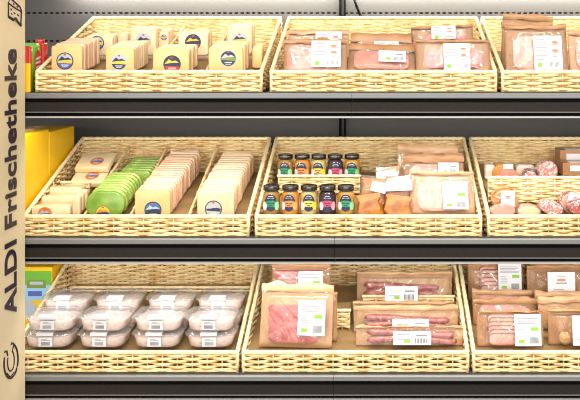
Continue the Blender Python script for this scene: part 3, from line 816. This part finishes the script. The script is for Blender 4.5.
# ------------------------------------------------------------------ mustard jars
def jar_proto(body, band, oval):
    T = thing('mustard_jar', (0, 0, 0), cat='jar', group='mustard jars')
    rj = .0255; H = .086
    prof = [(rj * .80, .0015), (rj * .93, .003), (rj * .97, .008), (rj * .97, H * .66), (rj * .90, H * .74), (rj * .78, H * .79), (rj * .74, H * .82)]
    mb = MB(); mb.lathe(prof, 24); mb.build('mustard', body, T)
    prof = [(rj * .84, .0), (rj * .96, .001), (rj, .006), (rj, H * .67), (rj * .93, H * .755), (rj * .81, H * .80), (rj * .79, H * .88)]
    mb = MB(); mb.lathe(prof, 24); mb.build('glass', M['glass'], T)
    mb = MB(); rl = rj * .93
    mb.lathe([(rl, H * .84), (rl * 1.02, H * .85), (rl * 1.02, H * .985), (rl * .96, H), (rl * .86, H * 1.0), (rl * .84, H * .992)], 28)
    mb.build('lid', M['lid'], T)
    mb = MB()
    def patch(cx, cz, rx, rz, lay, mi, poly=None):
        rr = rj + .0004 + .0003 * lay
        pts = poly or [(cx + rx * math.cos(2 * math.pi * k / 20), cz + rz * math.sin(2 * math.pi * k / 20)) for k in range(20)]
        vs = [(rr * math.sin(x / rj), -rr * math.cos(x / rj), z) for (x, z) in pts]
        c = (sum(p[0] for p in pts) / len(pts), sum(p[1] for p in pts) / len(pts))
        vs.append((rr * math.sin(c[0] / rj), -rr * math.cos(c[0] / rj), c[1])); n = len(pts)
        mb.add(vs, [(k, (k + 1) % n, n) for k in range(n)], mi)
    patch(0, H * .45, .0180, .0250, 0, 0)
    patch(0, 0, 0, 0, 1, 1, [(-.0125, H * .33), (0, H * .31), (.0125, H * .33), (.0145, H * .50), (0, H * .53), (-.0145, H * .50)])
    for zz, hw in ((.60, .010), (.655, .0065)):
        patch(0, 0, 0, 0, 2, 3, [(-hw, H * zz), (hw, H * zz), (hw, H * (zz + .022)), (-hw, H * (zz + .022))])
    patch(0, 0, 0, 0, 2, 0, [(-.009, H * .42), (.009, H * .42), (.009, H * .45), (-.009, H * .45)])
    patch(0, 0, 0, 0, 2, 0, [(-.004, H * .36), (.004, H * .36), (.004, H * .39), (-.004, H * .39)])
    patch(-.0185, H * .34, .0075, .0125, 3, 2); patch(.0185, H * .34, .0075, .0125, 3, 4)
    mb.build('label', [M['l_navy'], band, M['white'], M['silverw'], oval], T)
    return T
M['silverw'] = mat('pale_text_print', (.62, .60, .55), .5)
def solid(n, c, **k): M[n] = mat(n, c, **k); return M[n]
kinds = [
    ('olive brown mustard jar with green label', solid('mustard_olive', (.34, .18, .035), rough=.3), solid('lab_green', (.02, .26, .10)), solid('oval_green', (.35, .70, .35))),
    ('orange mustard jar with orange label', solid('mustard_orange', (.60, .23, .03), rough=.3), solid('lab_orange', (.72, .25, .06)), solid('oval_orange', (.80, .38, .12))),
    ('pale mustard jar with yellow label', solid('mustard_pale', (.62, .46, .16), rough=.3, col2=(.45, .33, .12), scale=90), solid('lab_yellow', (.72, .55, .08)), solid('oval_yellow', (.85, .60, .04))),
    ('dark purple jar with pink label', solid('mustard_dark', (.035, .012, .018), rough=.3), solid('lab_pink', (.60, .06, .14)), solid('oval_pink', (.80, .35, .42))),
    ('amber mustard jar with green label', solid('mustard_amber', (.50, .25, .03), rough=.3), solid('lab_green_b', (.03, .30, .13)), solid('oval_green_b', (.25, .66, .30)))]
for k, (desc, b_, l_, o_) in enumerate(kinds):
    p = jar_proto(b_, l_, o_)
    D = CD + .045; d = .045
    p.location = (X((271.5, 290.5, 309, 327.5, 346)[k], D), d, base(1, d - .024) + .0055); p.rotation_euler = (0, 0, R(rnd.uniform(-5, 5)))
    p['label'] = desc + ', front row of jars'; p['group'] = 'mustard jars in the front row'
    p.location.z = base(1, .075) + .001
    d = .275; D = CD + d
    dup(p, (X((285.5, 302.3, 318.8, 335.2, 352)[k], D), d, base(1, .30, .018) + .002), (0, 0, R(rnd.uniform(-6, 6))), desc + ', back row on the wicker riser', 'mustard jars in the back row')

# ------------------------------------------------------------------ salad tubs
def tub_proto():
    T = thing('salad_tub', (0, 0, 0), cat='tub', group='clear salad tubs')
    w, d_, h = .148, .105, .0465
    def ring(ww, dd, z, r=.028): return [(x, y, z) for (x, y) in rrect(ww, dd, r, 6)]
    mb = MB()
    mb.rloft([ring(w * .80, d_ * .80, 0), ring(w * .86, d_ * .86, .002), ring(w * .92, d_ * .92, h * .70), ring(w * .97, d_ * .97, h * .74), ring(w * .98, d_ * .98, h * .78)]); mb.build('container', M['tub'], T)
    mb = MB()
    rr = []
    for (k, z) in ((.78, .003), (.84, .006), (.89, h * .60), (.86, h * .66), (.6, h * .69)):
        rr.append([Vector(p) + noise.noise_vector(Vector(p) * 60) * .0012 for p in ring(w * k, d_ * k, z)])
    mb.rloft(rr); mb.build('salad', M['salad'], T)
    mb = MB()
    mb.rloft([ring(w, d_, h * .79), ring(w * 1.01, d_ * 1.01, h * .83), ring(w, d_, h * .88), ring(w * .93, d_ * .93, h * .89), ring(w * .90, d_ * .90, h * .99), ring(w * .86, d_ * .86, h), ring(w * .82, d_ * .80, h * .94), ring(w * .5, d_ * .5, h * .93)])
    mb.build('lid', M['tub'], T)
    lo = MB(); l0 = paper_label(.040, .026, 'bars', 2)
    for v, m_ in ((l0.v, 0),): lo.v = list(l0.v)
    lo.f = l0.f; lo.m = l0.m; lo.sm = l0.sm
    o = lo.build('label', LM, T); o.location = (.0, -d_ * .5 - .0015, h * .48); o['label'] = 'white barcode sticker'
    mb = MB()
    mb.box(-.026, .022, -d_ * .50 - .001, -d_ * .30, h * 1.0, h * 1.0 + .0005); mb.box(-.026, .022, -d_ * .50 - .0025, -d_ * .50 - .0018, h * .84, h * 1.0 + .0005)
    mb.build('seal', M['white'], T)
    return T
tp = tub_proto(); H_T = .048
first = True
colp = [(22, 73), (76, 126), (131, 181), (184, 234)]
cname = ['leftmost column', 'second column from the left', 'third column from the left', 'rightmost column']
for i, (a, b) in enumerate(colp):
    for rk, (d0, rn) in enumerate(((.014, 'front'), (.124, 'rear'))):
        dc = d0 + .054; D = CD + dc
        for lv in range(2):
            xx = X((a + b) / 2, CD + .03) + (.004 if lv else 0) + rnd.uniform(-.002, .002) + rk * .003
            zz = base(2, dc) + .010 + .004 * 0 + lv * H_T + (.010 if rk == 0 else .010)
            zz = base(2, d0 + .10) + .001 + lv * H_T + (.010 if False else 0)
            rot = (0, 0, R(rnd.uniform(-2.5, 2.5)))
            lab = 'clear salad tub, %s of the %s stack in the %s' % ('top' if lv else 'bottom', rn, cname[i])
            if first:
                o = tp; o.location = (xx, dc, zz); o.rotation_euler = rot; o['label'] = lab; first = False
            else:
                dup(tp, (xx, dc, zz), rot, lab)

# ------------------------------------------------------------------ small paper bags in the jar basket
def bag(x0, x1, yt, yb_, d, label, labpx=None, roll=0, seedv=0, m='wrapbag'):
    D = CD + d; w = (x1 - x0) * D / F; zb0 = max(Z(yb_, D), base(1, d) + .002); h = Z(yt, D) - zb0
    T = thing('sausage_bag', (X((x0 + x1) / 2, D), d, zb0), (0, R(roll), 0), label, 'bag', 'small paper bags in the jar basket')
    dp = .045; g = random.Random(seedv); mb = MB()
    rings = []
    for j, (k, kd, z) in enumerate(((.80, .9, 0), (1, 1, .12), (.98, .92, .38), (.84, .62, .62), (.9, .30, .82), (.96, .05, 1.0))):
        ring = []
        for (x, y) in rrect(w * k, dp * kd, min(w * k, dp * kd) * .22, 2):
            q = Vector((x, y, z * h)) + noise.noise_vector(Vector((x * 45 + seedv, y * 45, z * 3))) * (.009 if 0 < j < 5 else .003)
            q.z = max(q.z, 0); ring.append(q)
        rings.append(ring)
    mb.rloft(rings, 0, False); mb.build('bag_body', M[m], T)
    # crumpled clear upper film
    mb = MB(); rings = []
    for (k, kd, z) in ((1.04, 1.1, .30), (.98, .85, .62), (1.0, .4, .9), (1.04, .1, 1.08)):
        rings.append([Vector((x, y, z * h)) + noise.noise_vector(Vector((x * 50 + seedv, y * 50, z * 5))) * .005 for (x, y) in rrect(w * k, dp * kd, min(w, dp * kd) * .2, 2)])
    mb.rloft(rings, 0, False, False)
    if labpx: mb.build('film', M['film'], T)
    if labpx:
        a, b, c, e = labpx
        l = paper_label((c - a) * D / F, (e - b) * D / F, 'none').build('label', LM, T)
        l.location = (X((a + c) / 2, D) - X((x0 + x1) / 2, D), -dp * .5 - .004, Z((b + e) / 2, D) - zb0); l.rotation_euler = (R(-14), R(rnd.uniform(-8, 8)), 0)
        l['label'] = 'plain white sticker'
bag(377, 402, 167, 192, .185, 'crumpled paper bag with white sticker, rearmost of the small bags', (378, 169, 398, 179), seedv=5, roll=-5)
bag(358, 385, 178, 208, .110, 'crumpled paper bag with white sticker beside the front jars', (369, 180, 384, 190), seedv=11, roll=6)
bag(384, 410, 176, 208, .105, 'crumpled paper bag with wide white sticker against the ham packet', (385, 179, 411, 189), seedv=17, roll=2)
bag(358.5, 384, 194, 218, .040, 'orange folded paper bag lying front left among the small bags', seedv=23, roll=-8)
bag(383, 411, 195, 218, .040, 'orange folded paper bag lying front right among the small bags', seedv=31, roll=6)

# ------------------------------------------------------------------ salami and ham chunks
def chunk(name, x0, x1, yt, yb_, d, body, face, label, lift=0, lab=None, rot=0, roll=0, dep=.06, tilt=0, cat='sausage'):
    """thick sausage piece lying with its cut face towards the viewer"""
    D = CD + d; w = (x1 - x0) * D / F; zb0 = Z(yb_, D); h = Z(yt, D) - zb0
    T = thing(name, (X((x0 + x1) / 2, D), d, zb0), (R(tilt), R(roll), R(rot)), label, cat, 'sausage and ham pieces')
    n = 24; rings = []
    sd = rnd.randrange(99)
    for (k, y) in ((.93, 0), (1.0, .004), (1.0, dep * .55), (.93, dep * .78), (.72, dep * .93), (.35, dep)):
        rings.append([Vector((w / 2 * k * math.cos(2 * math.pi * i / n), y, h / 2 + h / 2 * k * math.sin(2 * math.pi * i / n))) + noise.noise_vector(Vector((i * .5, y * 20, sd))) * .0016 for i in range(n)])
    mb = MB(); mb.rloft(rings, 0, True); mb.build('casing', M[body], T)
    mb = MB(); mb.rloft([[(w / 2 * k * math.cos(2 * math.pi * i / n), y, h / 2 + h / 2 * k * math.sin(2 * math.pi * i / n)) for i in range(n)] for (k, y) in ((.90, .002), (.90, -.0012), (.86, -.002))], 0, False)
    mb.build('cut_face', M[face], T)
    # wrap film
    mb = MB(); rings = []
    for (k, y) in ((.55, -.010), (1.0, -.006), (1.07, .006), (1.07, dep * .6), (.8, dep)):
        rings.append([Vector((w / 2 * k * math.cos(2 * math.pi * i / n), y, h / 2 + h / 2 * k * math.sin(2 * math.pi * i / n))) + noise.noise_vector(Vector((i * .9, y * 60, sd + 3))) * .003 for i in range(n)])
    mb.rloft(rings, 0, False, False); mb.build('film', M['film'], T)
    if lab:
        a, b, c, e = lab
        l = paper_label((c - a) * D / F, (e - b) * D / F, 'logo').build('label', LM, T)
        l.location = (X((a + c) / 2, D) - X((x0 + x1) / 2, D), -.014, Z((b + e) / 2, D) - zb0); l['label'] = 'white sticker with a small orange mark'
    return T
chunk('ham_piece', 492, 519, 189, 214, .060, 'rind', 'rind', 'orange rinded ham piece with white sticker, front of the right basket', lab=(500, 190, 514, 206), dep=.06)
chunk('ham_piece', 490, 516, 204, 218, .028, 'hampale', 'hampale', 'pale pink ham slice pack lying before the orange rinded piece', dep=.022)
chunk('ham_piece', 517, 541, 206, 218, .045, 'hampale', 'chW', 'small pale wrapped piece between the ham and the slim salami', dep=.06)
chunk('salami_piece', 537, 562, 201, 215, .045, 'fatpale', 'fatpale', 'slim pale marbled salami piece leaning in the front tier', roll=18, dep=.05)
chunk('salami_piece', 556, 582, 192, 214, .070, 'fatspeck', 'hampale', 'thick salami piece with white sticker behind the dark cut one', lab=(561, 192, 577, 203), dep=.05, roll=20)
chunk('salami_piece', 566, 598, 200, 217, .028, 'fatspeck', 'fatspeck', 'dark speckled salami piece cut by the right picture edge', dep=.034, roll=10)
def ham_wedge():
    d = .25; D = CD + d; z0 = Z(183, D)
    T = thing('ham_wedge', (X(506, D), d, z0), (0, 0, 0), 'wedge of pale ham with orange rind, back tier of the right basket', 'ham')
    f = lambda px, py: (X(px, D) - X(506, D), Z(py, D) - z0)
    out = [f(492, 183), f(493, 171), f(497, 165), f(504, 164.5), f(513, 168), f(521, 177), f(522, 183)]
    face = [f(498, 183), f(500, 171), f(503, 166), f(512, 168.5), f(519.5, 177), f(520.5, 183)]
    mb = MB(); mb.rloft([[(x, y, z) for (x, z) in out] for y in (0, .07)], 0, False); mb.build('rind', M['rind'], T)
    mb = MB(); mb.rloft([[(x, y, z) for (x, z) in face] for y in (-.002, .004)], 0, False); mb.build('cut_face', M['ham'], T)
    mb = MB(); mb.box(*sorted((f(503, 0)[0], f(513, 0)[0])), -.004, -.0032, f(0, 169)[1], f(0, 164)[1]); l = mb.build('label', M['white'], T); l['label'] = 'small white sticker'
ham_wedge()
chunk('salami_piece', 538, 558, 161, 182, .245, 'fatpale', 'fatpale', 'large round marbled salami piece, back tier of the right basket', dep=.07)
chunk('salami_piece', 524, 537, 170, 182, .245, 'fatspeck', 'fatpale', 'small salami end beside the large marbled piece, back tier', dep=.06)
# white wrapped slices lying in the back tier
def white_wrap(x0, x1, yt, yb_, d, label):
    D = CD + d; T0 = MB(); w = (x1 - x0) * D / F; z0 = Z(yb_, D); h = Z(yt, D) - z0
    slab(T0, w, h, .04, min(h, w) * .3, 0, .004, 0, 0, 0, 5, True, .003, 4)
    o = T0.build('wrapped_slices', M['wrapw']); o.location = (X((x0 + x1) / 2, D), d, z0)
    tag(o, label, 'packet', 'white wrapped slices')
M['wrapw'] = mat('white_wrap', (.84, .76, .68), .25, col2=(.80, .62, .52), scale=30, coat=.6)
white_wrap(484, 494, 164, 179, .285, 'white wrapped slices at the left end of the back tier')
white_wrap(515, 534, 164, 177, .335, 'white wrapped slices between the ham wedge and the salami')
# brown boxes with white stickers at the right of the back tier
def small_box(x0, x1, yt, d, h, dep, label, lift=.045):
    D = CD + d; w = (x1 - x0) * D / F; z0 = base(1, d, lift)
    z0 = Z(yt, D) - h
    T = thing('kraft_box', (X((x0 + x1) / 2, D), d, z0), (0, 0, 0), label, 'box', 'small kraft boxes')
    mb = MB(); slab(mb, w, h, dep, .002, 0, .0015, 0, 0, dep / 2); mb.build('box_body', M['kraft'], T)
    mb = MB(); mb.box(-w * .30, w * .34, -.0012, -.0004, h * .35, h * .80); mb.box(-w * .30, w * .34, 0, dep * .6, h, h + .0008); l = mb.build('label', M['white'], T); l['label'] = 'white wraparound sticker'
small_box(563, 598, 163, .24, .040, .075, 'kraft box with white sticker, lower front one at the back right')
small_box(560, 592, 150, .32, .060, .075, 'kraft box with white sticker, taller rear one at the back right')

# ------------------------------------------------------------------ goods left of the baskets
def carton(name, x0, x1, y0, y1, z0, z1, m, label, cat='box', panels=(), flap=False):
    T = thing(name, ((x0 + x1) / 2, (y0 + y1) / 2, z0), label=label, cat=cat)
    hx, hy, h = (x1 - x0) / 2, (y1 - y0) / 2, z1 - z0
    mb = MB(); rings = []
    for (ins, z) in ((.002, 0), (0, .002), (0, h - .002), (.002, h)):
        rings.append([(x, y, z) for (x, y) in rrect(2 * (hx - ins), 2 * (hy - ins), .003, 2)])
    mb.rloft(rings, 0, False); mb.build('carton', M[m], T)
    for (nm, ya, yb_, za, zb_, mm, oval) in panels:   # printed fields on the right-hand side
        mb = MB()
        if oval:
            n = 22; cy, cz, ry, rz = (ya + yb_) / 2, (za + zb_) / 2, (yb_ - ya) / 2, (zb_ - za) / 2
            mb.add([(hx + oval, -hy + cy + ry * math.cos(2 * math.pi * i / n), cz + rz * math.sin(2 * math.pi * i / n)) for i in range(n)], [tuple(range(n))])
        else:
            mb.box(hx + .0002, hx + .0008, -hy + ya, -hy + yb_, za, zb_)
        o = mb.build(nm, M[mm], T)
    return T
# middle shelf: two yellow cartons
xr = -1.028
z0 = ZB[1] - .001
T = carton('yellow_carton', xr - .13, xr, .02, .205, z0, 1.252, 'yellowbox', 'large yellow carton beside the partitioned cheese basket, nearer one')
mb = MB(); g = random.Random(3); vs = []; fs = []
for i in range(13):
    for j in range(3):
        vs.append((.060 - .05 * j + g.uniform(-.004, .004), -.09 + .18 * i / 12, (1.252 - z0) + .004 + g.uniform(0, .010)))
for i in range(12):
    for j in range(2): a = i * 3 + j; fs.append((a, a + 1, a + 4, a + 3))
mb.add(vs, fs, 0, False); mb.build('torn_plastic_wrap', M['filmt'], T)
carton('yellow_carton', xr - .13, xr, .210, .408, z0, 1.243, 'yellowbox', 'large yellow carton beside the partitioned cheese basket, farther one')
# top shelf: red, green and yellow packets
z0 = ZB[0] - .001
T = carton('sauce_tube', -1.05, -.992, .084, .116, z0, Z(43, CD + .10), 'redp', 'red rounded tube just behind the green packet, beside the top cheese basket', 'tube')
hh = Z(43, CD + .10) - z0
mb = MB(); mb.tube([(.012, .0, hh), (.012, .0, hh + .010)], .013, 14); mb.build('cap', M['redp'], T)
def green_pack():
    z0 = ZB[0] - .001; h = Z(43, CD + .04) - z0
    T = thing('snack_packet', (-1.0225, .046, z0), label='green packet with red emblem and white script left of the top cheese basket', cat='packet')
    mb = MB(); rings = []
    for (k, z) in ((1, 0), (1, h * .70), (.72, h * .92), (.40, h)):
        rings.append([(px, py * k, z) for (px, py) in rrect(.058, .070, .008, 3)])
    mb.rloft(rings, 0, True); mb.build('pack_body', M['greenpk'], T)
    mb = MB(); n = 20; mb.add([(.0296, .004 + .024 * math.cos(2 * math.pi * i / n), h * .60 + .036 * math.sin(2 * math.pi * i / n)) for i in range(n)], [tuple(range(n))]); mb.build('emblem', M['redp'], T)
    mb = MB()
    for k in range(3): mb.add([(.0300, -.014, h * (.47 + k * .09)), (.0300, .020, h * (.51 + k * .09)), (.0300, .018, h * (.55 + k * .09)), (.0300, -.012, h * (.51 + k * .09))], [(0, 1, 2, 3)])
    mb.build('emblem_print', M['white'], T)
green_pack()
carton('red_packet', -1.10, -.9925, -.002, .009, z0, Z(46, CD), 'redp', 'narrow red packet half hidden by the end panel on the top shelf', 'packet')
carton('yellow_packet', -1.10, -.989, -.0135, -.0035, z0, Z(63, CD - .01), 'yellowbox', 'low yellow packet in front of the red one beside the end panel', 'packet')
# bottom shelf: printed carton facing the aisle
z0 = ZB[2] - .001; zt = Z(267, CD + .30); h = zt - z0; D = CD + .30
xl, xr2 = -1.26, -1.058; xm = (xl + xr2) / 2
T = thing('printed_carton', (xm, .30, z0), label='yellow carton printed green, blue and white beside the salad tub basket', cat='box')
mb = MB(); rings = []
for (ins, z) in ((.002, 0), (0, .002), (0, h - .002), (.002, h)):
    rings.append([(x, y + .055, z) for (x, y) in rrect(xr2 - xl - 2 * ins, .11 - 2 * ins, .003, 2)])
mb.rloft(rings, 0, False); mb.build('carton', M['yellowbox'], T)
def pr(nm, px0, px1, py0, py1, m, lay, oval=False):
    ax, bx_ = X(px0, D) - xm, X(px1, D) - xm; az, bz = Z(py1, D) - z0, Z(py0, D) - z0; y = -.0004 * (lay + 1)
    bx_ = min(bx_, (xr2 - xl) / 2 - .002); mb = MB()
    if oval: mb.disc((ax + bx_) / 2, (az + bz) / 2, (bx_ - ax) / 2, (bz - az) / 2, y, 24)
    else: mb.box(ax, bx_, y, y + .0003, az, bz)
    mb.build(nm, M[m], T)
pr('green_field', 0, 60, 271, 287, 'greenpk', 0); pr('blue_field', 0, 60, 285, 300, 'bluepk', 1)
pr('dark_print', 27, 46, 280, 288, 'l_green', 2); pr('white_print', 30, 43, 281.5, 284.5, 'l_sky', 3)
pr('blue_bar', 28, 42, 291, 296, 'l_blue', 2); pr('round_print', 20, 36, 300, 316, 'l_sky', 2, True)
